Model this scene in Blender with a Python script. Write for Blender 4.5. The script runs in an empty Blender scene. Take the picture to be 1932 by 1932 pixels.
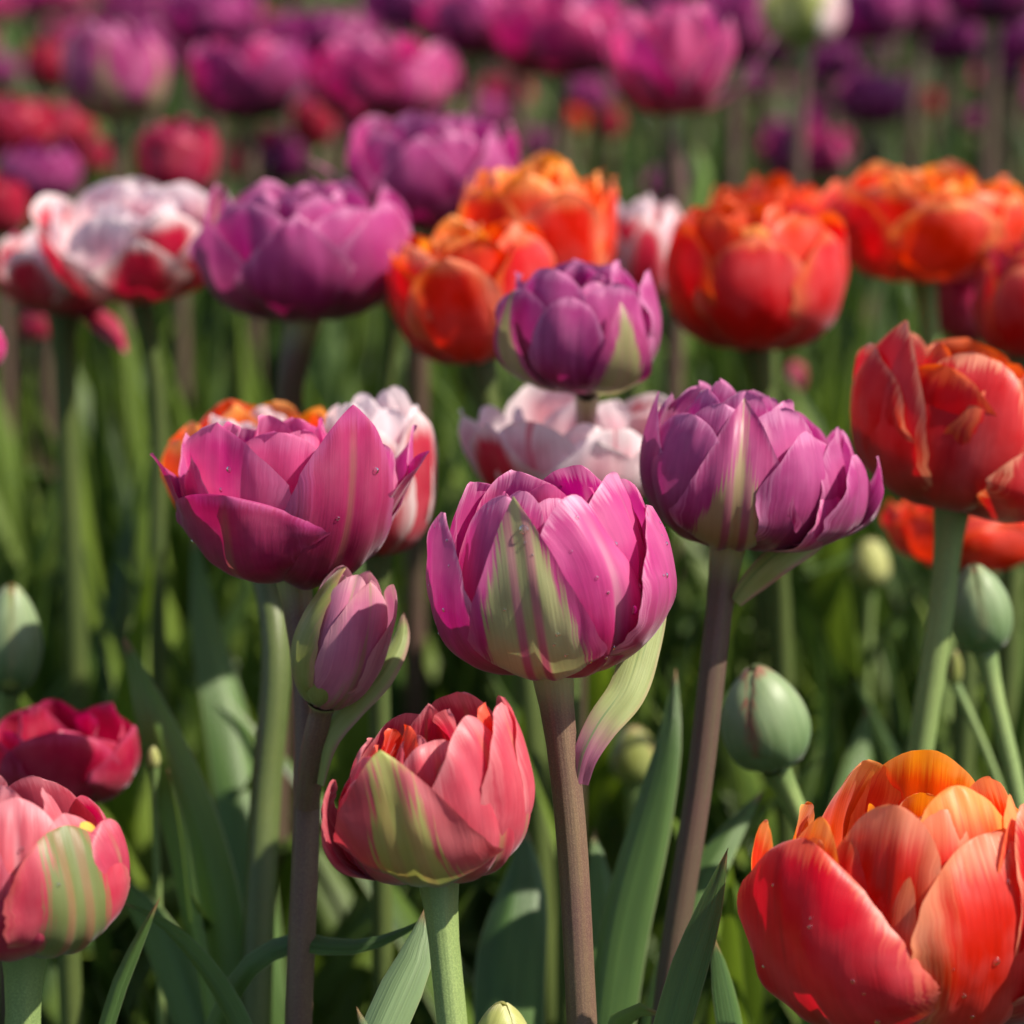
import bpy, math, random
from mathutils import Vector, noise
R = math.radians
SC = bpy.context.scene
COL = SC.collection

# ------------------------------------------------------------------ camera
F = 5478.0                      # focal length in units of a 1932 px wide picture
PITCH = R(14.0); CH = 0.68
cam = bpy.data.cameras.new('camera'); co = bpy.data.objects.new('camera', cam)
COL.objects.link(co); SC.camera = co
co.location = (0, 0, CH); co.rotation_euler = (R(90) - PITCH, 0, 0)
cam.sensor_width = 36; cam.lens = 36 * F / 1932
cam.clip_start = 0.02; cam.clip_end = 3000
cam.dof.use_dof = True; cam.dof.focus_distance = 0.832
cam.dof.aperture_fstop = 8.0

# ------------------------------------------------------------------ world + sun
SUN_EL, SUN_AZ = R(50), R(105)    # azimuth from +y (away from the camera) towards +x (right)
w = bpy.data.worlds.new('World'); SC.world = w; w.use_nodes = True
nt = w.node_tree; nt.nodes.clear()
sky = nt.nodes.new('ShaderNodeTexSky'); sky.sky_type = 'NISHITA'; sky.sun_disc = False
sky.sun_elevation = SUN_EL; sky.sun_rotation = SUN_AZ
bg = nt.nodes.new('ShaderNodeBackground'); bg.inputs[1].default_value = 0.085
wo = nt.nodes.new('ShaderNodeOutputWorld')
nt.links.new(sky.outputs[0], bg.inputs[0]); nt.links.new(bg.outputs[0], wo.inputs[0])
sl = bpy.data.lights.new('sun', 'SUN'); sl.energy = 5.0; sl.angle = R(0.6); sl.color = (1, .91, .78)
so = bpy.data.objects.new('sun', sl); COL.objects.link(so)
sd = Vector((math.sin(SUN_AZ) * math.cos(SUN_EL), math.cos(SUN_AZ) * math.cos(SUN_EL), math.sin(SUN_EL)))
so.rotation_euler = sd.to_track_quat('Z', 'Y').to_euler(); so.location = (3, 1, 4)
SC.view_settings.view_transform = 'Standard'; SC.view_settings.look = 'None'
SC.view_settings.exposure = 0.62; SC.view_settings.gamma = 1.0
SC.cycles.max_bounces = 8; SC.cycles.transmission_bounces = 8

FWD = Vector((0, math.cos(PITCH), -math.sin(PITCH))); UP = Vector((0, math.sin(PITCH), math.cos(PITCH)))
def at(px, py, d):
    return Vector((0, 0, CH)) + d * (FWD + Vector((1, 0, 0)) * ((px - 966) / F) - UP * ((py - 966) / F))

# ------------------------------------------------------------------ node helpers
class NT:
    def __init__(s, name):
        s.m = bpy.data.materials.new(name); s.m.use_nodes = True
        s.t = s.m.node_tree; s.t.nodes.clear()
    def n(s, t, **k):
        x = s.t.nodes.new(t)
        for a, b in k.items(): setattr(x, a, b)
        return x
    def put(s, sock, v):
        if isinstance(v, bpy.types.NodeSocket): s.t.links.new(v, sock)
        elif v is not None:
            if isinstance(v, tuple) and len(v) == 3 and sock.type == 'RGBA': v = (*v, 1)
            sock.default_value = v
    def math(s, op, a, b=None, c=None, clamp=False):
        x = s.n('ShaderNodeMath', operation=op, use_clamp=clamp)
        s.put(x.inputs[0], a); s.put(x.inputs[1], b)
        if c is not None: s.put(x.inputs[2], c)
        return x.outputs[0]
    def mix(s, f, a, b):
        x = s.n('ShaderNodeMix', data_type='RGBA'); s.put(x.inputs[0], f); s.put(x.inputs[6], a); s.put(x.inputs[7], b)
        return x.outputs[2]
    def ss(s, v, a, b, lo=0., hi=1.):
        x = s.n('ShaderNodeMapRange', interpolation_type='SMOOTHSTEP')
        s.put(x.inputs[0], v)
        for i, q in zip((1, 2, 3, 4), (a, b, lo, hi)): s.put(x.inputs[i], q)
        return x.outputs[0]
    def noise(s, vec, scale, detail=2, rough=.5):
        x = s.n('ShaderNodeTexNoise'); s.put(x.inputs['Vector'], vec); x.inputs['Scale'].default_value = scale
        x.inputs['Detail'].default_value = detail; x.inputs['Roughness'].default_value = rough
        return x.outputs[0]
    def comb(s, a, b, c):
        x = s.n('ShaderNodeCombineXYZ'); s.put(x.inputs[0], a); s.put(x.inputs[1], b); s.put(x.inputs[2], c); return x.outputs[0]

def finish(N, col, rough=.42, trans=.35, tcol=None, bump=None, bdist=.0002, spec=.4, sheen=0.):
    p = N.n('ShaderNodeBsdfPrincipled'); N.put(p.inputs['Base Color'], col); N.put(p.inputs['Roughness'], rough)
    p.inputs['Specular IOR Level'].default_value = spec
    if sheen:
        p.inputs['Sheen Weight'].default_value = sheen; p.inputs['Sheen Roughness'].default_value = .35; p.inputs['Sheen Tint'].default_value = (.95, .82, .95, 1)
    o = N.n('ShaderNodeOutputMaterial')
    nrm = None
    if bump is not None:
        b = N.n('ShaderNodeBump'); N.put(b.inputs['Height'], bump); b.inputs['Distance'].default_value = bdist
        b.inputs['Strength'].default_value = 1.; nrm = b.outputs[0]; N.t.links.new(nrm, p.inputs['Normal'])
    if trans:
        t = N.n('ShaderNodeBsdfTranslucent'); N.put(t.inputs[0], tcol if tcol is not None else col)
        m = N.n('ShaderNodeMixShader'); m.inputs[0].default_value = trans
        N.t.links.new(p.outputs[0], m.inputs[1]); N.t.links.new(t.outputs[0], m.inputs[2]); N.t.links.new(m.outputs[0], o.inputs[0])
    else: N.t.links.new(p.outputs[0], o.inputs[0])
    return N.m

def petal_mat(name, main, edge=None, ew=.25, ea=.8, base=None, bh=.18, flame=None, fw=.45, fh=.75, fa=.85, stripe=None,
              low=None, lowh=.7, rib=None, trans=.34, streak=.28, tip=None, scar=None, rough=.4):
    N = NT(name)
    uv = N.n('ShaderNodeUVMap'); sp = N.n('ShaderNodeSeparateXYZ'); N.t.links.new(uv.outputs[0], sp.inputs[0])
    v = sp.outputs[1]; x = N.math('ABSOLUTE', N.math('MULTIPLY_ADD', sp.outputs[0], 2., -1.))
    uv2 = N.n('ShaderNodeUVMap', uv_map='Width'); sp2 = N.n('ShaderNodeSeparateXYZ'); N.t.links.new(uv2.outputs[0], sp2.inputs[0]); u = sp2.outputs[0]
    xw = N.math('ABSOLUTE', N.math('MULTIPLY_ADD', u, 2., -1.))
    oi = N.n('ShaderNodeObjectInfo'); rnd = N.math('MULTIPLY', oi.outputs['Random'], 37.)
    fine = N.noise(N.comb(N.math('MULTIPLY', u, 62.), N.math('MULTIPLY', v, 2.2), rnd), 1., 3, .6)
    med = N.noise(N.comb(N.math('MULTIPLY', u, 13.), N.math('MULTIPLY', v, 1.6), rnd), 1., 3, .6)
    blot = N.noise(N.comb(N.math('MULTIPLY', u, 3.), N.math('MULTIPLY', v, 3.), rnd), 1., 3, .55)
    fs = N.math('SUBTRACT', fine, .5); ms = N.math('SUBTRACT', med, .5)
    c = main
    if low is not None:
        c = N.mix(N.ss(N.math('ADD', v, N.math('MULTIPLY', ms, .35)), lowh * .25, lowh, 1., 0.), c, low)  # lower petal colour; on purples and magentas it also paints in shade
    if edge is not None:
        ex = N.math('ADD', N.math('MAXIMUM', x, N.ss(v, .72, 1.)), N.math('MULTIPLY', N.math('ADD', N.math('MULTIPLY', ms, .5), fs), .62))
        c = N.mix(N.math('MULTIPLY', N.ss(ex, 1 - ew * 1.6, 1.), ea), c, edge)  # petal margin colour, with the rim highlight of thin edges painted in
    if flame is not None:
        # a tapering flame up the middle with stripes of the petal's own colour
        wv = N.math('MULTIPLY', N.ss(v, 0., .3, .55, 1.), N.ss(v, fh * .3, fh * 1.15, fw, .02))
        fm = N.math('SUBTRACT', wv, xw)
        fm = N.math('ADD', fm, N.math('MULTIPLY', N.math('ADD', N.math('MULTIPLY', ms, .6), fs), .62))
        fm = N.ss(fm, -.03, .10)
        st = N.math('MULTIPLY', N.ss(N.math('ABSOLUTE', N.math('SUBTRACT', xw, .13)), .03, .09, 1., 0.), N.ss(v, .05, .85, .95, .5))
        fm = N.math('MULTIPLY', fm, N.math('SUBTRACT', 1., N.math('MULTIPLY', st, stripe if stripe is not None else .8)))
        c = N.mix(N.math('MULTIPLY', fm, fa), c, flame)
    if rib is not None:
        c = N.mix(N.math('MULTIPLY', N.ss(N.math('ADD', xw, N.math('MULTIPLY', fs, .05)), .01, .09, 1., 0.), N.ss(v, .75, 1., .55, 0.)), c, rib)
    if base is not None:
        c = N.mix(N.ss(N.math('ADD', v, N.math('MULTIPLY', fs, .12)), bh * .3, bh, .9, 0.), c, base)
    if tip is not None:
        c = N.mix(N.ss(N.math('ADD', v, N.math('MULTIPLY', fs, .1)), .88, 1.), c, tip)
    if scar is not None:
        sc = N.noise(N.comb(N.math('MULTIPLY', u, 9.), N.math('MULTIPLY', v, 1.1), rnd), 1., 2, .5)
        c = N.mix(N.math('MULTIPLY', N.ss(sc, .56, .66), N.ss(x, .2, .7, .8, 0.)), c, scar)
    hs = N.n('ShaderNodeHueSaturation'); N.put(hs.inputs['Color'], c)
    hs.inputs['Hue'].default_value = .5
    N.put(hs.inputs['Value'], N.math('ADD', N.math('MULTIPLY_ADD', N.math('ADD', fs, ms), streak * 1.0, 1.), N.math('MULTIPLY', N.math('SUBTRACT', blot, .5), .45)))
    N.put(hs.inputs['Saturation'], N.math('MULTIPLY_ADD', N.math('SUBTRACT', blot, .5), -.35, .98))
    hs2 = N.n('ShaderNodeHueSaturation'); N.t.links.new(hs.outputs[0], hs2.inputs['Color'])
    hs2.inputs['Saturation'].default_value = 1.12; hs2.inputs['Value'].default_value = 1.35
    bh_ = N.math('ADD', N.math('MULTIPLY', fine, .7), N.math('MULTIPLY', med, 1.3))
    return finish(N, hs.outputs[0], rough, trans, hs2.outputs[0], bh_, .00016, .32, .22)

GRN = (.30, .36, .09)
M = {}
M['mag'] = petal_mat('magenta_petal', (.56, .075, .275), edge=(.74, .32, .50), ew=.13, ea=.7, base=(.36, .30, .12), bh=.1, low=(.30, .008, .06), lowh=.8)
M['magf'] = petal_mat('magenta_petal_green_flame', (.56, .075, .275), edge=(.64, .16, .34), ew=.18, ea=.5, base=(.22, .07, .06), bh=.07,
                      flame=(.41, .46, .20), fw=.74, fh=1.1, fa=.95, stripe=1., low=(.33, .02, .1), lowh=.6)
M['magr'] = petal_mat('magenta_petal_pale_rib', (.57, .07, .265), edge=(.74, .32, .50), ew=.13, ea=.7, rib=(.62, .30, .40), low=(.36, .008, .05), lowh=.75)
M['pink'] = petal_mat('pink_petal', (.66, .10, .28), edge=(.70, .22, .42), ew=.25, ea=.6, low=(.52, .03, .10), lowh=.55, trans=.42)
M['plum'] = petal_mat('dark_pink_petal', (.42, .03, .13), edge=(.50, .09, .27), ew=.22, ea=.7, rib=(.33, .15, .10), low=(.20, .006, .035), lowh=.7)
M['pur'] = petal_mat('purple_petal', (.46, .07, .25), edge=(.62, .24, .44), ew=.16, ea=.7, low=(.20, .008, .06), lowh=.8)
M['purf'] = petal_mat('purple_petal_green_flame', (.44, .06, .21), edge=(.60, .22, .40), ew=.14, ea=.6, flame=(.36, .36, .14), fw=.66, fh=.80, fa=.85, stripe=.95,
                      low=(.20, .010, .065), lowh=.6, rib=(.40, .26, .14))
M['pgr'] = petal_mat('green_purple_petal', (.42, .06, .20), flame=(.34, .38, .14), fw=.75, fh=.95, fa=.9, stripe=.2, low=(.22, .02, .08), lowh=.4)
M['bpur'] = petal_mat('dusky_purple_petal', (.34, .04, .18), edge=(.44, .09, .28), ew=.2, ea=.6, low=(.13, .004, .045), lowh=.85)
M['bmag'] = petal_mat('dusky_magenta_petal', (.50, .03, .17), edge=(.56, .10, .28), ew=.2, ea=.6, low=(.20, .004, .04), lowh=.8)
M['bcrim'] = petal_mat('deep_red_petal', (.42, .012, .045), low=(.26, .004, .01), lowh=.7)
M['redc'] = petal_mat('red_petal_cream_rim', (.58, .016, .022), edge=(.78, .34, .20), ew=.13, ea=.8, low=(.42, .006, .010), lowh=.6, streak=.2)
M['rasp'] = petal_mat('raspberry_petal', (.60, .03, .12), low=(.40, .01, .05))
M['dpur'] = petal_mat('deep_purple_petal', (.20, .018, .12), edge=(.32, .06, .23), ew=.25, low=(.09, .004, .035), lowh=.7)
M['cor'] = petal_mat('coral_pink_petal', (.64, .085, .13), edge=(.76, .30, .32), ew=.2, ea=.6, low=(.46, .05, .06), lowh=.5, rib=(.40, .32, .13), trans=.36)
M['corg'] = petal_mat('coral_petal_green_flame', (.50, .10, .12), edge=(.62, .12, .14), ew=.18, ea=.7, base=(.13, .20, .08), bh=.42,
                      flame=(.34, .42, .10), fw=.40, fh=1.15, fa=.85, stripe=.3, tip=(.42, .46, .12))
M['corp'] = petal_mat('pale_coral_petal', (.60, .24, .20), edge=(.62, .32, .24), ew=.2, low=(.50, .10, .10), lowh=.5)
M['cord'] = petal_mat('dark_coral_petal', (.42, .03, .06), edge=(.55, .14, .16), ew=.22, low=(.20, .006, .012), lowh=.6)
M['cred'] = petal_mat('scarlet_petal', (.80, .035, .02), edge=(.80, .12, .06), ew=.2)
M['pkg'] = petal_mat('pink_petal_green_side', (.56, .06, .10), edge=(.50, .10, .10), ew=.15, flame=(.14, .24, .07), fw=.50, fh=1.6, fa=.9, stripe=.45, base=(.10, .18, .07), bh=.35)
M['pkr'] = petal_mat('rose_petal', (.52, .045, .10), edge=(.64, .16, .22), ew=.2, low=(.34, .015, .045), lowh=.6, rib=(.40, .26, .14))
M['pkl'] = petal_mat('light_rose_petal', (.62, .13, .17), edge=(.70, .26, .30), ew=.2, rib=(.70, .34, .38), low=(.6, .10, .15), lowh=.5)
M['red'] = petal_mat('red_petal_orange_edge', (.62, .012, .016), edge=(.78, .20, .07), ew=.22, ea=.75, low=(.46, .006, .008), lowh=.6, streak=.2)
M['reds'] = petal_mat('red_petal_dark_scars', (.60, .014, .03), edge=(.74, .16, .09), ew=.12, ea=.7, low=(.40, .006, .010), lowh=.6, scar=(.07, .012, .012), streak=.2)
M['redy'] = petal_mat('red_petal_cream_edge', (.72, .025, .012), edge=(.80, .34, .17), ew=.36, ea=.75, streak=.3)
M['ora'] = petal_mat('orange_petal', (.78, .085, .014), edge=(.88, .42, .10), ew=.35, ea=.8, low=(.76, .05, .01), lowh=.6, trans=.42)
M['oray'] = petal_mat('orange_petal_yellow_edge', (.74, .045, .012), edge=(.86, .36, .12), ew=.26, ea=.9, trans=.42)
M['yel'] = petal_mat('yellow_petal', (.75, .5, .06))
M['whr'] = petal_mat('white_petal_red_heart', (.66, .30, .36), edge=(.82, .74, .76), ew=.8, ea=.97, low=(.52, .02, .06), lowh=.55, flame=(.55, .06, .12), fw=.3, fh=.7, fa=.8, stripe=0., trans=.4)
M['redw'] = petal_mat('crimson_petal_white_edge', (.56, .03, .07), edge=(.80, .70, .70), ew=.40, ea=.95, low=(.40, .012, .03), lowh=.5)
M['whp'] = petal_mat('white_petal_pink_foot', (.72, .42, .50), edge=(.82, .74, .76), ew=.7, ea=.92, low=(.60, .10, .20), lowh=.65, trans=.4)
M['crim'] = petal_mat('crimson_petal', (.42, .012, .055), edge=(.50, .05, .14), ew=.25, low=(.25, .006, .02), lowh=.6)
M['crimr'] = petal_mat('bright_crimson_petal', (.50, .012, .035), low=(.36, .008, .015), lowh=.5)
M['scar'] = petal_mat('scarlet_orange_petal', (.68, .035, .008), edge=(.76, .12, .03), ew=.22, low=(.45, .008, .004), lowh=.6)
M['bud'] = petal_mat('green_bud_petal', (.27, .36, .19), edge=(.30, .34, .17), ew=.2, rib=(.16, .24, .10), low=(.12, .22, .08), lowh=.8, trans=.2)
M['budr'] = petal_mat('green_bud_petal_red_seam', (.26, .35, .18), edge=(.30, .07, .06), ew=.16, low=(.12, .22, .08), lowh=.8, trans=.2)
M['budp'] = petal_mat('pale_bud_petal', (.50, .52, .18), edge=(.60, .58, .28), ew=.2, trans=.25)
M['budg'] = petal_mat('olive_bud_petal', (.30, .33, .09), edge=(.42, .26, .14), ew=.16, low=(.25, .32, .08), lowh=.6, trans=.25)
M['budm'] = petal_mat('mauve_bud_petal', (.60, .20, .34), edge=(.64, .32, .38), ew=.25, flame=(.36, .33, .16), fw=.3, fh=.8, fa=.6, low=(.46, .16, .18), lowh=.4)
M['bract'] = petal_mat('bract', (.36, .42, .17), edge=(.40, .34, .17), ew=.12, base=(.44, .12, .26), bh=.36, scar=(.14, .26, .10), trans=.12)
M['bractg'] = petal_mat('green_bract', (.30, .38, .13), edge=(.42, .20, .20), ew=.2, scar=(.16, .28, .09), trans=.3)

def stem_mat(name, a, b, top=(.30, .34, .14)):
    N = NT(name)
    uv = N.n('ShaderNodeUVMap'); sp = N.n('ShaderNodeSeparateXYZ'); N.t.links.new(uv.outputs[0], sp.inputs[0])
    g = N.n('ShaderNodeNewGeometry')
    spk = N.noise(g.outputs['Position'], 2600., 2, .6)
    big = N.noise(g.outputs['Position'], 22., 3, .6)
    vert = N.noise(N.comb(N.math('MULTIPLY', sp.outputs[0], 9.), N.math('MULTIPLY', sp.outputs[1], 2.), 0.), 1., 2)
    c = N.mix(N.ss(N.math('ADD', N.math('MULTIPLY', big, .6), N.math('MULTIPLY', vert, .5)), .35, .75), a, b)
    c = N.mix(N.ss(spk, .45, .62, 0., .35), c, tuple(min(1, q * 1.9) for q in b))
    c = N.mix(N.ss(sp.outputs[1], .0, .035, 1., 0.), c, top)
    return finish(N, c, .38, .08, None, N.math('ADD', N.math('MULTIPLY', spk, .3), N.math('MULTIPLY', vert, 2.)), .0004, .5)
M['st_pur'] = stem_mat('purple_brown_stem', (.135, .066, .062), (.17, .12, .07))
M['st_mau'] = stem_mat('mauve_stem', (.125, .062, .060), (.10, .078, .048))
M['st_grn'] = stem_mat('green_stem', (.17, .25, .085), (.24, .32, .11), (.16, .24, .08))
M['st_oli'] = stem_mat('olive_stem', (.06, .09, .028), (.10, .13, .036), (.08, .11, .04))

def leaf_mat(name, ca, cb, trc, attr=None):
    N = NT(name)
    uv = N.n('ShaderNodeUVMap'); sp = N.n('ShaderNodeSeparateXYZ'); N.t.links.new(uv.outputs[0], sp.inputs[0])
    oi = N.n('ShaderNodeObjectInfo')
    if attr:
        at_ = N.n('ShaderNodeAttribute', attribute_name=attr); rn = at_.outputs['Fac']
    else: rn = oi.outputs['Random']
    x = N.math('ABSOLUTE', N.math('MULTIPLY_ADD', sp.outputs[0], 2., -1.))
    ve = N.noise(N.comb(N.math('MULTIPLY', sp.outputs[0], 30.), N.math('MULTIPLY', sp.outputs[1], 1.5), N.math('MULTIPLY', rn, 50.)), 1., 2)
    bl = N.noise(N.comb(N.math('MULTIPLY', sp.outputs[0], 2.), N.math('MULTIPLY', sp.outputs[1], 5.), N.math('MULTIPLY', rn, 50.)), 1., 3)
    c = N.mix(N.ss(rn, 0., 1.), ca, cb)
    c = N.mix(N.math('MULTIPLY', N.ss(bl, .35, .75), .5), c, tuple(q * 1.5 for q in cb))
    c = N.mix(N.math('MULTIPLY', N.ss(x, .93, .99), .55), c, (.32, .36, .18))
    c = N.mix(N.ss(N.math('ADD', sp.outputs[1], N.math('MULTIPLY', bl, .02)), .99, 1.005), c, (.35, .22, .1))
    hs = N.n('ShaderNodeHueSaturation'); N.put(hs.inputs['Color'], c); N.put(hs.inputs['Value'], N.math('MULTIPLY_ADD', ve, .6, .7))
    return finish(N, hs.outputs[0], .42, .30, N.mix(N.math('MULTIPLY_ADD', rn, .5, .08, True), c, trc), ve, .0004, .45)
M['leaf'] = leaf_mat('tulip_leaf', (.060, .125, .036), (.098, .175, .042), (.25, .38, .03))
M['leafb'] = leaf_mat('pale_tulip_leaf', (.17, .26, .12), (.20, .29, .14), (.26, .36, .07))
M['leafy'] = leaf_mat('light_tulip_leaf', (.13, .23, .045), (.16, .26, .05), (.28, .42, .04))
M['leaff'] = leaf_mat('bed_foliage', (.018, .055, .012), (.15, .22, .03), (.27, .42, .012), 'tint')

# ------------------------------------------------------------------ mesh helpers
def mesh_obj(name, verts, faces, uvs, mat, parent=None, origin=None, uv2=None):
    me = bpy.data.meshes.new(name)
    o0 = origin if origin is not None else Vector((0, 0, 0))
    me.from_pydata([(v[0] - o0[0], v[1] - o0[1], v[2] - o0[2]) for v in verts], [], faces)
    if uvs:
        ul = me.uv_layers.new(name='UVMap')
        li = [0] * len(me.loops); me.loops.foreach_get('vertex_index', li)
        ul.data.foreach_set('uv', [c for i in li for c in uvs[i]])
        if uv2:
            u2 = me.uv_layers.new(name='Width'); u2.data.foreach_set('uv', [c for i in li for c in uv2[i]])
    me.polygons.foreach_set('use_smooth', [True] * len(me.polygons))
    me.materials.append(mat)
    o = bpy.data.objects.new(name, me); COL.objects.link(o)
    if parent: o.parent = parent
    return o

def grid_faces(n, m):          # n rows of m vertices
    return [(i * m + j, i * m + j + 1, (i + 1) * m + j + 1, (i + 1) * m + j) for i in range(n - 1) for j in range(m - 1)]

def tag(o, label, cat, group=None, kind=None):
    o['label'] = label; o['category'] = cat
    if group: o['group'] = group
    if kind: o['kind'] = kind

def catmull(P, n):
    k = len(P); ts = [0.]
    for i in range(1, k): ts.append(ts[-1] + max((P[i] - P[i - 1]).length, 1e-5))
    m = []
    for i in range(k):
        if i == 0: m.append((P[1] - P[0]) / (ts[1] - ts[0]))
        elif i == k - 1: m.append((P[-1] - P[-2]) / (ts[-1] - ts[-2]))
        else:
            h0, h1 = ts[i] - ts[i - 1], ts[i + 1] - ts[i]
            m.append(((P[i] - P[i - 1]) / h0 * h1 + (P[i + 1] - P[i]) / h1 * h0) / (h0 + h1))
    out = []; j = 0
    for i in range(n + 1):
        g = ts[-1] * i / n
        while j < k - 2 and g > ts[j + 1]: j += 1
        h = ts[j + 1] - ts[j]; t = min(1., (g - ts[j]) / h); t2, t3 = t * t, t ** 3
        out.append(P[j] * (2 * t3 - 3 * t2 + 1) + m[j] * h * (t3 - 2 * t2 + t) + P[j + 1] * (3 * t2 - 2 * t3) + m[j + 1] * h * (t3 - t2))
    return out

def width_f(p, t):
    tm, a, b = p.get('tm', .5), p.get('a', 2.), p.get('b', .8)
    if t < tm: return .24 + .76 * math.sin(math.pi / 2 * (t / tm)) ** .9
    return max(0., 1 - ((t - tm) / (1 - tm)) ** a) ** b

def petal_eval(p, U, s, t):
    """s in -1..1 across, t in 0..1 up; returns local point (z = flower axis)"""
    H, Rm, tr, W = p['H'], p['R'], p['tr'], p['W']
    p1 = (p.get('p1', 1.15) * Rm, p.get('sag', -.04) * H); p2 = (p.get('p2', 1.12) * Rm, p.get('p2z', .62) * H); p0 = (6., 0.); p3 = (tr, H)
    def bz(t): 
        q = 1 - t
        return tuple(q ** 3 * p0[i] + 3 * q * q * t * p1[i] + 3 * q * t * t * p2[i] + t ** 3 * p3[i] for i in (0, 1))
    r, z = bz(t); r2, z2 = bz(min(t + .01, 1.)); r1, z1 = bz(max(t - .01, 0.))
    dr, dz = r2 - r1, z2 - z1; l = math.hypot(dr, dz) or 1; dr /= l; dz /= l
    nr, nz = -dz, dr
    f = width_f(p, t); f0 = f; q = s * f0
    sid = p['seed']
    jag = p.get('jag', .07)
    if abs(s) > .5: f *= 1 + jag * noise.noise(Vector((t * 9, sid * 3.1 + (7 if s > 0 else 0), 0))) + jag * .5 * noise.noise(Vector((t * 30, sid, s > 0)))
    hw = W * f
    rc = max(p.get('rc', 1.0) * r, .35 * Rm) * (1 + .5 * max(0, t - .6))
    ang = max(-1.45, min(1.45, s * hw / rc))
    lat = rc * math.sin(ang); dep = rc * (1 - math.cos(ang))
    dep += p.get('curl', 0.) * abs(s) ** 3 * hw
    cs = p.get('curls', (0., 0.))           # per side edge curl
    dep += (cs[0] if s < 0 else cs[1]) * abs(s) ** 4 * hw * min(1., t * 1.5)
    dep += p.get('ruf', .035) * W * s * s * math.sin(t * p.get('rf', 14) + sid + (2.4 if s > 0 else 0)) * t
    dep += p.get('crum', .05) * W * 2 * noise.noise(Vector((q * 1.7 + sid * 5, t * 2.6, sid))) * min(1., t * 2)
    dep += p.get('crum', .05) * W * .7 * noise.noise(Vector((q * 5 + sid * 5, t * 4.6, sid + 9))) * min(1., t * 2)
    dep += p.get('ridge', .015) * W * (math.exp(-(q / .07) ** 2) - .6 * math.exp(-((abs(q) - .17) / .09) ** 2)) * (1 - t ** 3)
    ple = p.get('pleat', 0.)
    if ple: dep += ple * W * math.cos(p.get('pk', 9) * q + sid) * min(1, t * 1.3)
    tipc = p.get('tipc', 0.)                # curl of the tip, inwards positive
    if t > .7: dep += tipc * ((t - .7) / .3) ** 2 * H
    tw = p.get('tw', 0.) * t
    lat, dep = lat * math.cos(tw) - dep * math.sin(tw) * .5, dep + lat * math.sin(tw)
    lat += p.get('skew', 0.) * W * t * t
    R_ = r + nr * dep; Z_ = z + nz * dep
    ph = R(p['phi']); er = Vector((math.sin(ph), -math.cos(ph), 0)); et = Vector((math.cos(ph), math.sin(ph), 0))
    return (er * R_ + et * lat + Vector((0, 0, Z_))) * U

def basis(tilt):
    z = Vector((tilt[0], tilt[1], 1)).normalized(); y = z.cross(Vector((1, 0, 0))).normalized(); x = y.cross(z)
    return lambda v: x * v.x + y * v.y + z * v.z

def build_petal(p, U, base, bs, root, nu=18, nv=26, name='petal'):
    V, UVs, U2 = [], [], []
    for i in range(nv + 1):
        t = 1 - (1 - i / nv) ** 1.35; t = min(t, .998); wf = width_f(p, t)
        for j in range(nu + 1):
            s = math.sin((-1 + 2 * j / nu) * math.pi / 2) * .5 + (-1 + 2 * j / nu) * .5
            V.append(base + bs(petal_eval(p, U, s, t))); UVs.append((s * .5 + .5, t)); U2.append((s * wf * .5 + .5, t))
    o = mesh_obj(name, V, grid_faces(nv + 1, nu + 1), UVs, M[p['m']], root, root.location if root.type == 'EMPTY' else p['org'], U2)
    if p.get('label'): o['label'] = p['label']
    return o

def tube(name, P, r0, r1, mat, parent, origin, n=24, sides=16, flare=1.0):
    C = catmull(P, n); V, UVs = [], []
    for i, c in enumerate(C):
        T = (C[min(i + 1, n)] - C[max(i - 1, 0)]).normalized()
        X = T.cross(Vector((0, 1, 0))).normalized(); Y = T.cross(X)
        k = i / n; r = r0 + (r1 - r0) * k
        r *= 1 + .05 * noise.noise(Vector((k * 7, C[0].x * 40, 0)))
        if i < 2: r *= flare if i == 0 else 1 + (flare - 1) * .3
        for j in range(sides + 1):
            a = 2 * math.pi * j / sides; rr = r * (1 + .05 * math.cos(3 * a + .7) + .03 * math.sin(5 * a))
            V.append(c + X * rr * math.cos(a) + Y * rr * math.sin(a)); UVs.append((j / sides, k))
    return mesh_obj(name, V, grid_faces(n + 1, sides + 1), UVs, mat, parent, origin)

def ribbon(name, P, W, mat, parent, origin, face=(0, -1, .2), twist=(0, 0), fold=.35, n=34, m=10, tm=.45, wav=.08, seed=0, tipp=1.):
    """blade: P from root to tip, W half width in metres"""
    C = catmull(P, n); V, UVs = [], []
    fc = Vector(face).normalized()
    for i, c in enumerate(C):
        k = i / n
        T = (C[min(i + 1, n)] - C[max(i - 1, 0)]).normalized()
        X = T.cross(fc).normalized(); Nn = X.cross(T)
        a = twist[0] + (twist[1] - twist[0]) * k
        X, Nn = X * math.cos(a) + Nn * math.sin(a), Nn * math.cos(a) - X * math.sin(a)
        f = (.45 + .55 * math.sin(math.pi / 2 * k / tm)) if k < tm else max(.0, 1 - ((k - tm) / (1 - tm)) ** 1.9) ** (.95 * tipp)
        for j in range(m + 1):
            s = -1 + 2 * j / m
            w_ = W * f
            dn = -fold * w_ * (1 - s * s) + wav * W * s * abs(s) * math.sin(k * 13 + seed + (1.5 if s > 0 else 0)) + .12 * W * noise.noise(Vector((s * 1.3, k * 5, seed)))
            V.append(c + X * (s * w_) - Nn * dn); UVs.append((j / m, k * .999))
    return mesh_obj(name, V, grid_faces(n + 1, m + 1), UVs, mat, parent, origin, UVs)

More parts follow.
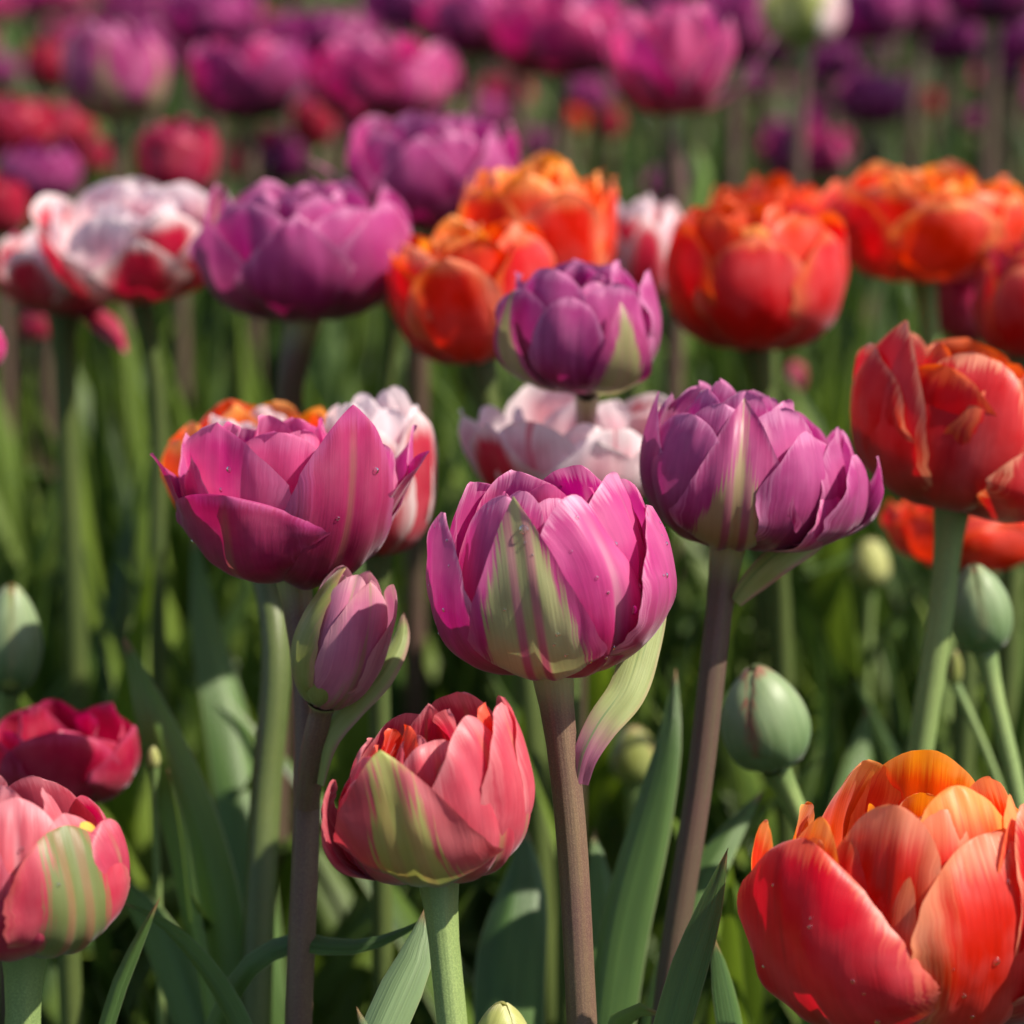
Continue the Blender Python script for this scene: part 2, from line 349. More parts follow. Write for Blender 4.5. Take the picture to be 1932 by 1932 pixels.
def to_ground(P, drop=.35):
    a, b = P[-2], P[-1]; d = (b - a).normalized()
    if d.z > -.3: d = Vector((d.x, d.y, -.6)).normalized()
    k = b.z / -d.z; g = b + d * k
    g = Vector((b.x + (g.x - b.x) * drop, b.y + (g.y - b.y) * drop, 0.0))
    mid = (b + g) / 2 + Vector((d.x, d.y, 0)) * .02
    return P + [mid, g]

TUL = []
def tulip(label, px, py, d, petals, stem, sm='st_grn', sr=24, tilt=(0, 0), cat='tulip', group=None, nu=18, nv=26, leaves=0, seed=0, name='tulip', pname='petal'):
    U = d / F; base = at(px, py, d)
    P = [base] + [at(*q) for q in stem]
    if len(P) == 1: P.append(base + Vector((-tilt[0] * .1, -tilt[1] * .1, -.1)))
    P = to_ground(P)
    root = bpy.data.objects.new(name, None); root.location = P[-1]; root.empty_display_size = .02; COL.objects.link(root)
    tag(root, label, cat, group)
    tube('stem', P, sr * U, sr * U * 1.12, M[sm], root, root.location, flare=1.42, n=40)
    bs = basis(tilt)
    for i, p in enumerate(petals):
        p.setdefault('seed', seed * 1.37 + i * .71)
        build_petal(p, U, base, bs, root, nu, nv, pname)
    rg = random.Random(seed + 5)
    for k in range(leaves):
        a = rg.uniform(0, 6.28); L = rg.uniform(.19, .27); o = Vector((math.cos(a), math.sin(a), 0)); g = P[-1]
        pts = [g, g + o * .02 + Vector((0, 0, L * .4)), g + o * .05 + Vector((0, 0, L * .75)), g + o * rg.uniform(.06, .12) + Vector((0, 0, L))]
        ribbon('leaf', pts, rg.uniform(.012, .02), M['leaf'], root, root.location, (o.x, o.y, .2), (0, rg.uniform(-.8, .8)), n=14, m=5, seed=k)
    TUL.append((root, U, base, bs, petals))
    return root

def P_(phi, H, Rm, tr, W, m, **k):
    return dict(phi=phi, H=H, R=Rm, tr=tr, W=W, m=m, **k)

PT = dict(a=1.5, b=1.0, tm=.45)     # pointed
RD = dict(a=2.4, b=.55, tm=.55)     # round

# ------------------------------------------------------------------ ground
def ground():
    N = NT('soil'); g = N.n('ShaderNodeNewGeometry')
    a = N.noise(g.outputs['Position'], 9., 6, .65); b = N.noise(g.outputs['Position'], 90., 4, .7)
    c = N.mix(N.ss(a, .35, .65), (.030, .022, .014), (.035, .055, .018)); c = N.mix(N.ss(b, .4, .7, 0., .6), c, (.07, .05, .03))
    mt = finish(N, c, .95, 0, None, b, .02, .1)
    V, n = [], 60
    for i in range(n + 1):
        for j in range(n + 1):
            fx = (j / n * 2 - 1); fy = (i / n * 2 - 1)
            x = fx * abs(fx) ** 2.5 * 900; y = fy * abs(fy) ** 2.5 * 900 + 2
            V.append((x, y, .012 * noise.noise(Vector((x * 3, y * 3, 0))) - .012))
    o = mesh_obj('ground', V, grid_faces(n + 1, n + 1), None, mt)
    o['kind'] = 'structure'
ground()

# ------------------------------------------------------------------ the mass of leaves in the bed
def foliage(name, n, xr, yr, rg, dens=None):
    V, Fc, UVs, tint = [], [], [], []
    nv, m = 8, 3
    for q in range(n):
        while True:
            y = rg.uniform(*yr); x = rg.uniform(-1, 1) * (xr[0] + y * xr[1])
            if dens is None or dens(x, y): break
        a0 = rg.uniform(0, 6.28)
        L = rg.uniform(.20, .40) * (.85 if y < 1.15 else 1)
        if 1.35 < y < 2.6: L *= 1.14
        if y < 1.02: L = min(L, .24)
        if y < .7: L = min(L, .2)
        W = rg.uniform(.006, .019); lean = rg.uniform(.02, .16); bend = rg.uniform(1.2, 2.8)
        o = Vector((math.cos(a0), math.sin(a0), 0)); sx = Vector((-o.y, o.x, 0)); tw = rg.uniform(-1.2, 1.2)
        tn = (1 if y < 1.9 else .45) * rg.uniform(.9, 1.4) if rg.random() < .10 else (1 if y < 1.9 else .35) * min(1, max(0, rg.gauss(.32 - .25 * min(1, max(0, x / (.18 * y))), .28))); b0 = len(V); sway = rg.uniform(-.03, .03); droop = rg.random() < .22  # shade at back and right put into tint; pale blades stand for sunlit ones
        for i in range(nv + 1):
            k = i / nv; f = (.55 + .45 * math.sin(math.pi / 2 * k / .45)) if k < .45 else (1 - ((k - .45) / .55) ** 1.9)
            zz = L * (k if not droop else k * 1.25 - .5 * k ** 3)
            c = Vector((x, y, 0)) + o * (lean * k ** bend * (1.6 if droop else 1)) + sx * sway * k * k + Vector((0, 0, zz))
            A = tw * k; X = sx * math.cos(A) + o * math.sin(A); Nn = o * math.cos(A) - sx * math.sin(A)
            for j in range(m + 1):
                s = -1 + 2 * j / m
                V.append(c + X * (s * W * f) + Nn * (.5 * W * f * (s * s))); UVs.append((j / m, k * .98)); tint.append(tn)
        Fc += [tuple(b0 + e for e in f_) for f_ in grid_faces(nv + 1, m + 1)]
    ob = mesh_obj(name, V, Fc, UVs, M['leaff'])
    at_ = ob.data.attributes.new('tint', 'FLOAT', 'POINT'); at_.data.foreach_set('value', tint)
    return ob
rg = random.Random(4)
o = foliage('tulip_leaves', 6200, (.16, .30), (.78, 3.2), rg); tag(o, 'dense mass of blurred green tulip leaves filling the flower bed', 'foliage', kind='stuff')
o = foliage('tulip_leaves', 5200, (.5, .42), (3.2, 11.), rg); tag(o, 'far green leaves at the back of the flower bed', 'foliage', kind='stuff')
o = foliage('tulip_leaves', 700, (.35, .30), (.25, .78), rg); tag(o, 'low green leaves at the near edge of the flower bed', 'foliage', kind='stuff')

# ------------------------------------------------------------------ hero tulips
# centre: magenta with a green flame
tulip('magenta tulip with green flamed front petal, sharp in the centre on a purple brown stem', 1040, 1262, .835, [
    P_(-7, 376, 244, 168, 134, 'magf', skew=-.30, a=1.45, b=1.0, tm=.38, ridge=.03, curls=(.0, -.12), jag=.05, p1=1.1, p2=1.0, rc=1.15, label='green flamed front petal'),
    P_(46, 366, 214, 118, 165, 'magr', rc=.84, a=2.2, b=.65, tm=.55, skew=-.42, ridge=.06, curls=(.05, .12)),
    P_(84, 322, 226, 192, 170, 'mag', a=2.2, b=.75, tm=.55, skew=.0),
    P_(-66, 332, 226, 208, 135, 'mag', rc=.95, **PT, curls=(0, .1)),
    P_(-40, 360, 190, 115, 150, 'mag', rc=.85, a=2.1, b=.7, tm=.5, ridge=.03),
    P_(112, 350, 205, 150, 168, 'mag', **RD),
    P_(150, 366, 190, 130, 165, 'magr', **RD, ruf=.05),
    P_(-118, 350, 196, 146, 160, 'mag', **RD, ruf=.05),
    P_(-155, 356, 178, 112, 155, 'mag', **RD, ruf=.06),
    P_(70, 384, 190, 120, 165, 'magr', **RD, ridge=.06),
    P_(10, 350, 150, 70, 110, 'mag', **RD, crum=.06),
    P_(-28, 368, 165, 92, 85, 'mag', **RD, crum=.06),
    P_(100, 350, 145, 90, 100, 'pink', **RD, crum=.08),
    P_(-85, 350, 140, 80, 100, 'pink', **RD, crum=.08),
    P_(180, 340, 130, 60, 100, 'pink', **RD, crum=.08),
], [(1070, 1500, .84), (1097, 1932, .845)], 'st_pur', 29, tilt=(-.03, .0), nu=28, nv=40, seed=1, leaves=0)
T1 = TUL[-1]
# its bract
def bract(parent_rec, pts, W, mat='bract', face=(0, -1, .1), twist=(0, 0), fold=.4, tm=.45, seed=0, name='bract'):
    root = parent_rec[0]
    return ribbon(name, [at(*q) for q in pts], W * parent_rec[1], M[mat], root, root.location, face, twist, fold, n=40, m=12, tm=tm, wav=.06, seed=seed, tipp=.7)
bract(T1, [(1094, 1478, .838), (1104, 1430, .836), (1135, 1370, .836), (1180, 1310, .838), (1212, 1220, .842), (1236, 1130, .846), (1244, 1060, .85)], 37, twist=(.25, .1), face=(0, -1, .1), tm=.5, fold=.25)

# left: wide open pink one with a bud on the same stem
tulip('wide open pink tulip with one big upright dark pink front petal, left of centre', 552, 1083, .888, [
    P_(30, 362, 232, 190, 132, 'plum', a=1.7, b=.9, tm=.48, skew=.25, p1=1.0, p2=1.0, sag=-.16, curls=(.15, .1), ridge=.04, label='dark upright front petal'),
    P_(-30, 196, 222, 215, 185, 'plum', a=2.4, b=.6, tm=.62, p1=1.0, p2=1.05, curls=(0, .15)),
    P_(-80, 240, 200, 262, 105, 'plum', a=1.4, b=1., tm=.45, p1=.9, p2=1.05, curls=(.2, .1)),
    P_(75, 262, 190, 262, 110, 'plum', a=1.4, b=1., tm=.5, p1=.9, p2=1.0, curls=(.1, .25)),
    P_(-62, 248, 180, 205, 110, 'mag', **PT, p1=.95),
    P_(-46, 318, 190, 178, 165, 'pink', a=2., b=.7, tm=.6, ruf=.06, p1=1.0),
    P_(48, 285, 190, 195, 120, 'mag', **RD, ruf=.06),
    P_(100, 285, 190, 225, 120, 'mag', **PT, ruf=.06),
    P_(-108, 255, 190, 215, 120, 'mag', **PT),
    P_(-8, 300, 150, 110, 130, 'pink', **RD, ruf=.08, crum=.08),
    P_(-70, 300, 150, 120, 110, 'pink', **RD, ruf=.08, crum=.08),
    P_(60, 300, 140, 110, 110, 'pink', **RD, ruf=.08, crum=.08),
    P_(140, 250, 190, 180, 140, 'mag', **RD, ruf=.06),
    P_(-145, 250, 190, 180, 140, 'mag', **RD, ruf=.06),
    P_(180, 280, 140, 100, 120, 'pink', **RD, ruf=.08, crum=.08),
    P_(20, 290, 90, 50, 90, 'pink', **RD, ruf=.1, crum=.12),
    P_(-120, 300, 90, 60, 90, 'pink', **RD, ruf=.1, crum=.12),
    P_(110, 300, 90, 60, 90, 'pink', **RD, ruf=.1, crum=.12),
], [(573, 1250, .886), (578, 1450, .885), (562, 1932, .885)], 'st_pur', 25, tilt=(.02, .0), nu=24, nv=34, seed=2)
T2 = TUL[-1]
def side_bud(rec, px, py, d, petals, tilt, stempts, sr, sm, seed, label=None):
    root = rec[0]; U = d / F; base = at(px, py, d); bs = basis(tilt)
    body = tube('bud', [base] + [at(*q) for q in stempts], sr * U, sr * U * 1.1, M[sm], root, root.location, flare=1.3)
    if label: body['label'] = label
    for i, p in enumerate(petals):
        p['seed'] = seed + i * .9; p['org'] = root.location
        build_petal(p, U, base, bs, body, 20, 28, 'petal')
side_bud(T2, 608, 1330, .868, [
    P_(-38, 215, 88, 18, 72, 'budg', a=1.5, b=.95, tm=.42, p1=.9, rc=1.1, ridge=.03),
    P_(35, 270, 100, 46, 88, 'budm', a=2., b=.8, tm=.5, p1=.85, ridge=.06),
    P_(-85, 272, 102, 22, 84, 'budg', a=1.9, b=.8, tm=.5, p1=.9),
    P_(95, 262, 104, 68, 84, 'budm', a=2., b=.7, tm=.5, p1=.85, ruf=.06),
    P_(0, 275, 88, 25, 84, 'budm', a=2., b=.7, tm=.5, p1=.85, ruf=.06, ridge=.06),
    P_(150, 265, 84, 48, 80, 'budm', a=2., b=.7, tm=.5, p1=.85),
    P_(-140, 268, 84, 40, 80, 'budm', a=2., b=.7, tm=.5, p1=.85),
    P_(60, 268, 56, 34, 60, 'budm', **RD, ruf=.12, crum=.1), P_(-60, 262, 50, 26, 60, 'budm', **RD, ruf=.12, crum=.1),
], (.27, -.02), [(592, 1400, .872), (578, 1520, .88)], 22, 'st_pur', 2.2, 'half open mauve bud with green outer petals')
bract(T2, [(606, 1480, .874), (622, 1390, .872), (668, 1330, .872), (722, 1270, .874), (755, 1210, .878), (762, 1155, .884)], 33, 'bractg', twist=(.7, .2), face=(-.3, -1, .2), tm=.4, seed=3)

# coral pink one with green centre petal
tulip('coral pink double tulip with green striped front petal on a light green stem', 825, 1648, .812, [
    P_(-8, 296, 212, 153.45, 180.5, 'corg', a=1.6, b=.9, tm=.36, p1=1.1, p2=1.08, rc=1.15, skew=-.35, curls=(.0, -.1), jag=.05, label='green striped front petal'),
    P_(48, 330, 190.65, 97.65, 156.75, 'cor', a=2.2, b=.7, tm=.52, skew=-.05, ridge=.04),
    P_(74, 345, 187.86, 139.5, 123.5, 'cor', a=2.3, b=.6, tm=.58, curl=.1),
    P_(26, 262, 165.54, 93, 74.1, 'corp', a=2.3, b=.6, tm=.55),
    P_(-52, 232, 190.65, 139.5, 85.5, 'cor', a=2.2, b=.7, tm=.55, ridge=.05),
    P_(-80, 205, 206.46, 182.28, 106.4, 'cord', a=1.9, b=.8, tm=.5, curls=(.2, -.35)),
    P_(-58, 256, 172.98, 120.9, 114, 'pkr', **RD),
    P_(105, 335, 181.35, 144.15, 123.5, 'cor', **RD),
    P_(150, 330, 167.4, 111.6, 123.5, 'cor', **RD),
    P_(-115, 250, 176.7, 139.5, 123.5, 'cor', **RD, ruf=.06),
    P_(-155, 285, 162.75, 116.25, 123.5, 'cor', **RD, ruf=.06),
    P_(10, 290, 130.2, 66.96, 104.5, 'cor', **RD, ruf=.1, crum=.1), P_(80, 338, 139.5, 102.3, 104.5, 'cred', **RD, ruf=.05),
    P_(-75, 270, 134.85, 104.16, 71.25, 'cred', **RD, ruf=.14, crum=.12), P_(-105, 285, 111.6, 76.26, 57, 'cred', **RD, ruf=.16, crum=.15),
    P_(-30, 292, 102.3, 48.36, 66.5, 'cor', **RD, ruf=.16, crum=.15), P_(-60, 300, 74.4, 37.2, 57, 'cred', **RD, ruf=.16, crum=.15),
    P_(120, 320, 93, 37.2, 85.5, 'cor', **RD, ruf=.12, crum=.12), P_(-170, 322, 93, 37.2, 57, 'cor', **RD, ruf=.12, crum=.12),
], [(834, 1750, .812), (852, 1932, .812)], 'st_grn', 29, tilt=(-.04, .0), nu=28, nv=40, seed=3)
T3 = TUL[-1]

# bottom left rose and green
tulip('rose pink tulip with a broad green streaked side petal, at the left edge', 45, 1778, .80, [
    P_(38, 272, 224, 140, 150, 'pkg', a=2.3, b=.6, tm=.6, skew=.12, ridge=.03, curls=(-.1, .1), label='green streaked side petal'),
    P_(-8, 205, 212, 150, 130, 'pkr', a=2.2, b=.6, tm=.6, curls=(.1, .1)),
    P_(-35, 300, 200, 120, 140, 'pkr', a=2.2, b=.7, tm=.55, ridge=.05),
    P_(74, 262, 205, 172, 110, 'pkr', a=2.2, b=.7, tm=.6, curls=(.3, .1)),
    P_(-80, 290, 215, 170, 140, 'pkr', **RD),
    P_(8, 318, 172, 78, 118, 'pkl', a=2.3, b=.6, tm=.55, ridge=.12),
    P_(58, 280, 168, 110, 110, 'pkl', **RD), P_(-50, 330, 160, 80, 120, 'pkl', **RD),
    P_(66, 262, 180, 140, 60, 'yel', **RD),
    P_(120, 268, 190, 140, 130, 'pkr', **RD), P_(170, 290, 180, 120, 130, 'pkl', **RD), P_(-130, 300, 190, 130, 130, 'pkl', **RD),
    P_(-20, 330, 110, 50, 90, 'pkl', **RD, crum=.1), P_(90, 310, 110, 50, 90, 'pkl', **RD, crum=.1), P_(-100, 330, 100, 40, 90, 'pkl', **RD, crum=.1),
], [(42, 1932, .802)], 'st_grn', 34, tilt=(0, 0), nu=28, nv=38, seed=4)
T4 = TUL[-1]

# bottom right red orange
tulip('large red tulip with orange and cream edged petals, bottom right corner', 1735, 1912, .822, [
    P_(-44, 402, 352, 268, 235, 'reds', a=2.0, b=.66, tm=.48, skew=-.30, curls=(.1, .22), ridge=.04, label='dark scarred front petal'),
    P_(24, 425, 292, 185, 190, 'redy', a=2.3, b=.6, tm=.58, skew=.05, curls=(-.1, .1), ridge=.02),
    P_(-6, 372, 246, 160, 170, 'redc', a=2.3, b=.6, tm=.58, skew=.0),
    P_(-26, 405, 236, 150, 120, 'redy', a=2.4, b=.55, tm=.6),
    P_(70, 445, 325, 250, 215, 'redc', a=2.2, b=.65, tm=.55, ridge=.04),
    P_(44, 440, 255, 190, 110, 'red', a=2.2, b=.7, tm=.55),
    P_(-56, 405, 285, 262, 70, 'oray', **RD), P_(4, 455, 232, 130, 150, 'redy', **RD, ruf=.08), P_(52, 465, 280, 200, 110, 'redc', **RD, ridge=.05),
    P_(-82, 400, 318, 300, 100, 'oray', a=2.2, b=.55, tm=.6, p1=.95),
    P_(-62, 432, 268, 232, 105, 'oray', a=2.3, b=.6, tm=.6, ridge=.05),
    P_(-38, 430, 260, 175, 120, 'redy', a=2.3, b=.6, tm=.6),
    P_(-28, 470, 240, 170, 135, 'redy', **RD, ridge=.06),
    P_(20, 500, 215, 120, 138, 'ora', a=2.3, b=.6, tm=.62, tipc=.04),
    P_(-140, 460, 240, 160, 160, 'ora', **RD, ridge=.06), P_(175, 480, 230, 150, 160, 'ora', **RD, ridge=.06),
    P_(140, 400, 260, 200, 160, 'oray', **RD), P_(95, 400, 290, 240, 160, 'red', **RD), P_(-110, 390, 270, 230, 140, 'ora', **RD),
    P_(120, 440, 200, 150, 130, 'redy', **RD), P_(75, 450, 200, 150, 120, 'ora', **RD),
    P_(-80, 420, 150, 100, 120, 'ora', **RD), P_(60, 430, 130, 70, 120, 'ora', **RD), P_(180, 420, 120, 60, 120, 'ora', **RD),
], [(1728, 1990, .822)], 'st_grn', 34, tilt=(.0, .0), nu=30, nv=42, seed=5)
T5 = TUL[-1]

# right purple
tulip('purple double tulip with two green patches on its front petal, right of centre', 1372, 1022, .905, [
    P_(-2, 296, 212, 80, 128, 'purf', a=1.4, b=1., tm=.40, rc=1.15, p1=1.15, curls=(.0, -.2), ridge=.05, label='front petal with green patches'),
    P_(-78, 285, 170, 158, 85, 'pur', **PT, curls=(.1, .1)),
    P_(-45, 262, 170, 140, 110, 'pur', **RD), P_(-22, 285, 150, 110, 90, 'pur', **RD, ruf=.08),
    P_(42, 250, 210, 165, 120, 'pur', a=2.2, b=.7, tm=.6, ruf=.08), P_(68, 205, 245, 225, 120, 'pur', a=2.2, b=.7, tm=.6, ruf=.06),
    P_(88, 190, 258, 265, 90, 'pur', a=1.7, b=.8, tm=.55), P_(55, 150, 225, 190, 80, 'mag', a=1.7, b=.8, tm=.55),
    P_(30, 285, 170, 120, 110, 'pur', **RD, ruf=.08), P_(75, 245, 200, 180, 110, 'pur', **RD, ruf=.1),
    P_(-100, 270, 165, 130, 110, 'pur', **RD, ruf=.08), P_(-140, 280, 165, 120, 120, 'pur', **RD, ruf=.1), P_(170, 270, 170, 120, 120, 'pur', **RD, ruf=.1),
    P_(130, 245, 190, 150, 120, 'pur', **RD, ruf=.1), P_(100, 225, 220, 200, 120, 'pur', **RD, ruf=.1),
    P_(-60, 300, 110, 80, 90, 'pur', **RD, ruf=.12, crum=.1), P_(0, 300, 110, 50, 90, 'pur', **RD, ruf=.12, crum=.1), P_(60, 285, 120, 80, 90, 'pur', **RD, ruf=.12, crum=.1),
    P_(120, 280, 110, 70, 90, 'pur', **RD, ruf=.12, crum=.1), P_(-130, 300, 90, 50, 90, 'pur', **RD, ruf=.12, crum=.1),
], [(1350, 1200, .906), (1322, 1450, .91), (1262, 1850, .915)], 'st_mau', 25, tilt=(.08, .0), nu=22, nv=30, seed=6)
T6 = TUL[-1]
bract(T6, [(1388, 1135, .903), (1410, 1110, .902), (1465, 1060, .90), (1540, 1010, .905), (1604, 950, .91)], 30, 'bractg', twist=(.3, .3), face=(0, -1, .3), tm=.4, seed=5)

# ------------------------------------------------------------------ generic doubles
def double(seed, H, Rr, op, pal, pal2=None, pal3=None, front=None, wide=.72, pt=True, n=(6, 6, 7), ruf=.08, flare=False):
    g = random.Random(seed); ps = []; off = g.uniform(-20, 20)
    pal2 = pal2 or pal; pal3 = pal3 or pal2
    for k in range(n[0]):
        a = off + k * 360 / n[0] + g.uniform(-8, 8)
        m = g.choice(pal); sh = dict(PT) if (pt and g.random() < .7) else dict(a=2.2, b=.7, tm=.55)
        if flare: sh.update(p1=.95, p2=.95)
        ps.append(P_(a, H * g.uniform(.86, 1.0), Rr, Rr * op * g.uniform(.92, 1.05), Rr * wide, m, **sh, ruf=ruf * .6, ridge=.04))
    for k in range(n[1]):
        a = off + 30 + k * 360 / n[1] + g.uniform(-12, 12)
        ps.append(P_(a, H * g.uniform(.9, 1.06), Rr * .84, Rr * .82 * op * g.uniform(.85, 1.05), Rr * wide * .85, g.choice(pal2), **RD, ruf=ruf, crum=.08, jag=.1))
    for k in range(n[2]):
        a = off + k * 360 / n[2] + g.uniform(-20, 20); q = g.uniform(.35, .6)
        ps.append(P_(a, H * g.uniform(.92, 1.08), Rr * q, Rr * q * .8 * op, Rr * wide * .6, g.choice(pal3), **RD, ruf=ruf * 1.6, crum=.12, jag=.16))
    if front:
        for i_, f_ in enumerate(front if isinstance(front, list) else [front]): ps[i_] = dict(f_)
    return ps

def T(label, px, py, d, H, Rr, op, pal, pal2=None, pal3=None, stem=(), sm='st_mau', sr=22, tilt=(0, 0), seed=0, **k):
    lv = k.pop('leaves', 0)
    return tulip(label, px, py, d, double(seed, H, Rr, op, pal, pal2, pal3, **k), list(stem), sm, sr, tilt, nu=12, nv=18, seed=seed, leaves=lv)

T('small purple tulip with green edged outer petals, between orange ones, upper centre', 1108, 735, .99, 232, 160, .92, ['pur', 'purf'], ['pur'], seed=11, stem=[(1100, 900, 1.04)], sm='st_mau', sr=18, leaves=2, front=[P_(22, 195, 178, 150, 62, 'pgr', **PT), P_(-58, 205, 178, 165, 55, 'pgr', **PT), P_(-15, 200, 168, 140, 75, 'pur', **RD)])
T('wide purple tulip, blurred, above the open pink one', 572, 600, 1.12, 248, 188, 1.02, ['pur', 'purf', 'pur'], ['pur'], ['pur', 'mag'], seed=12, stem=[(550, 700, 1.12), (542, 790, 1.13)], sm='st_mau', sr=26, leaves=2)
T('purple tulip with a petal falling away on its left, upper centre', 815, 432, 1.27, 205, 150, .98, ['pur', 'mag'], ['pur'], ['pur'], seed=13, stem=[(792, 560, 1.28), (786, 780, 1.30)], sm='st_mau', sr=21, leaves=2)
for q in ((-95, 128, 150, 232, 36), (70, 60, 165, 185, 60)):
    rt, U, b, bs, _ = TUL[-1]; build_petal(dict(P_(q[0], q[1], q[2], q[3], q[4], 'pur', **PT, p1=.7, p2=.8), seed=q[0]), U, b, bs, rt, 12, 18)
T('red orange tulip with cream petal rims, at the right edge below the orange ones', 1795, 955, .97, 300, 205, 1.06, ['redc', 'redc'], ['redc', 'red'], ['redy', 'red'], seed=34, front=[P_(-60, 350, 225, 195, 120, 'redc', a=1.7, b=.9, tm=.5, curls=(0, .1)), P_(-14, 318, 200, 125, 140, 'redc', **RD), P_(42, 205, 250, 235, 185, 'redc', a=2.4, b=.55, tm=.6), P_(75, 270, 225, 200, 150, 'redy', **RD)], stem=[(1775, 1150, .975), (1735, 1420, .985)], sm='st_grn', sr=25, tilt=(.17, 0), wide=.8, n=(5, 5, 6), pt=False, leaves=1)
T('red tulip half hidden below the cream rimmed one at the right edge', 1830, 1062, 1.12, 130, 150, .95, ['scar', 'red'], ['scar'], seed=15, pt=False, sm='st_oli', leaves=2)
T('round orange red tulip with scarlet petals, right of the small purple one', 1425, 655, 1.14, 262, 165, .86, ['scar', 'red'], ['scar'], ['scar', 'ora'], seed=16, sm='st_oli', sr=20, pt=False, wide=.75, leaves=2, stem=[(1440, 760, 1.15)])
T('orange tulip with yellow rimmed petals, wide open, upper right', 1742, 525, 1.22, 195, 175, 1.08, ['red', 'oray'], ['oray', 'redy'], ['ora'], seed=17, sm='st_grn', sr=18, pt=False, wide=.7, leaves=2, stem=[(1755, 640, 1.23)])
T('deep red tulip cut by the right edge above the cream rimmed one', 1925, 670, 1.15, 205, 92, .85, ['crimr', 'red'], seed=18, sm='st_oli', pt=False, wide=.8, leaves=2)
T('narrow crimson tulip left of the deep red one at the right edge', 1822, 640, 1.25, 140, 62, .8, ['rasp'], seed=19, sm='st_oli', pt=False, wide=.8)
T('orange tulip with yellow flushes, tallest behind the small purple one', 1015, 585, 1.16, 272, 140, 1.06, ['redy', 'oray'], ['ora', 'oray', 'redy'], ['ora'], seed=20, ruf=.2, sm='st_oli', pt=False, leaves=2)
T('red orange tulip left behind the small purple one', 905, 678, 1.10, 248, 146, 1.02, ['scar', 'red', 'redy'], ['redy', 'scar'], ['ora'], seed=21, ruf=.18, sm='st_oli', pt=False, leaves=2, tilt=(-.15, 0))
T('pink and white tulip behind the orange and purple pair', 1195, 575, 1.25, 200, 92, .98, ['redw'], ['whp', 'redw'], ['whp'], seed=22, sm='st_oli', leaves=2)
T('red tulip whose petal tops show behind the round orange red one', 1450, 560, 1.32, 215, 122, .92, ['crimr', 'scar'], ['scar'], seed=23, sm='st_oli', pt=False, leaves=2)
T('white and pink tulip behind the central magenta one', 1075, 965, 1.02, 205, 195, 1.12, ['whp', 'redw'], ['whr', 'whp'], ['whp'], seed=24, sm='st_oli', flare=True, leaves=2, n=(6, 5, 4))
T('white tipped tulip with crimson foot, behind the open pink one', 712, 1042, .99, 290, 112, .82, ['redw', 'redw'], ['whp'], ['whp'], seed=25, sm='st_oli', leaves=2, pt=False, sr=20)
T('orange tulip with a white inner petal showing behind the open pink one', 480, 1005, 1.0, 222, 160, .95, ['scar', 'ora'], ['ora', 'scar'], ['whp', 'whp', 'ora'], seed=26, sm='st_oli', sr=28, pt=False, stem=[(518, 1180, .985), (500, 1500, .98), (485, 1800, .975)], leaves=1)
T('white topped crimson tulip, wide open, at the left', 262, 560, 1.19, 190, 180, 1.05, ['redw', 'redw', 'crim'], ['whp', 'whp', 'redw'], ['whp'], seed=27, sm='st_oli', sr=17, ruf=.12, wide=.62, flare=True, leaves=2, stem=[(290, 700, 1.2), (295, 1100, 1.22)], tilt=(0, -.12))
T('ragged white and crimson tulip with drooping petals at the left edge', 118, 590, 1.24, 145, 125, 1.1, ['redw', 'crim'], ['whr', 'redw'], ['whp'], seed=28, sm='st_oli', flare=True, leaves=2)
rt, U, b, bs, _ = TUL[-1]
build_petal(dict(P_(60, -60, 120, 150, 45, 'crim', **PT, p1=.6, p2=1.), seed=4), U, b, bs, rt, 12, 18)
T('pale red tulip peeping out behind the wide purple one', 752, 580, 1.24, 130, 62, .95, ['redw'], ['redw', 'crim'], seed=29, sm='st_oli', sr=14, stem=[(735, 700, 1.25)])
T('plain crimson tulip above the rose one at the left edge', 118, 1512, .985, 168, 140, .98, ['crim'], ['crim'], ['crim'], seed=30, front=P_(8, 178, 140, 128, 130, 'crim', **RD), sm='st_oli', sr=22, pt=False, wide=1.0, ruf=.05, n=(5, 4, 3), leaves=1)
T('magenta tulip with one petal splayed right, standing tall at the top', 1262, 215, 1.42, 195, 122, 1.12, ['magr', 'mag'], ['mag', 'pink'], seed=31, flare=True, wide=.6, n=(5, 5, 5), sm='st_mau', sr=18, stem=[(1278, 400, 1.43), (1272, 640, 1.45)], leaves=2)
rt, U, b, bs, _ = TUL[-1]
build_petal(dict(P_(84, 160, 150, 206, 36, 'mag', **PT, p1=.9, p2=1.1), seed=8), U, b, bs, rt, 12, 18)
# the back rows
def B(label, px, py, d, H, Rr, pal, seed, op=1.04, **k):
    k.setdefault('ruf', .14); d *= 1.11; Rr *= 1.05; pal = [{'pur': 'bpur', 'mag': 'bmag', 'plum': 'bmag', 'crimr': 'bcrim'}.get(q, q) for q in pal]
    return T(label, px, py, d, H, Rr, op, pal, seed=seed, n=k.pop('n', (6, 5, 5)), sm=k.pop('sm', 'st_mau'), sr=14, **k)
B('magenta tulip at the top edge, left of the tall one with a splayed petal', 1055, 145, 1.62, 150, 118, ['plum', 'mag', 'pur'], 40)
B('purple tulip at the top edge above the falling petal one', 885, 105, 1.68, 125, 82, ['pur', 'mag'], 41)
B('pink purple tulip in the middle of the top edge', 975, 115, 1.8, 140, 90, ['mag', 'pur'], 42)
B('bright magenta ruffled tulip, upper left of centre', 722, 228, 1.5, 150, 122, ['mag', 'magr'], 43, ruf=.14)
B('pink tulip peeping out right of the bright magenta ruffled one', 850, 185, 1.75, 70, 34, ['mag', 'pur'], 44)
B('purple ruffled tulip left of the bright magenta one', 470, 225, 1.55, 155, 100, ['pur', 'plum'], 45, ruf=.14)
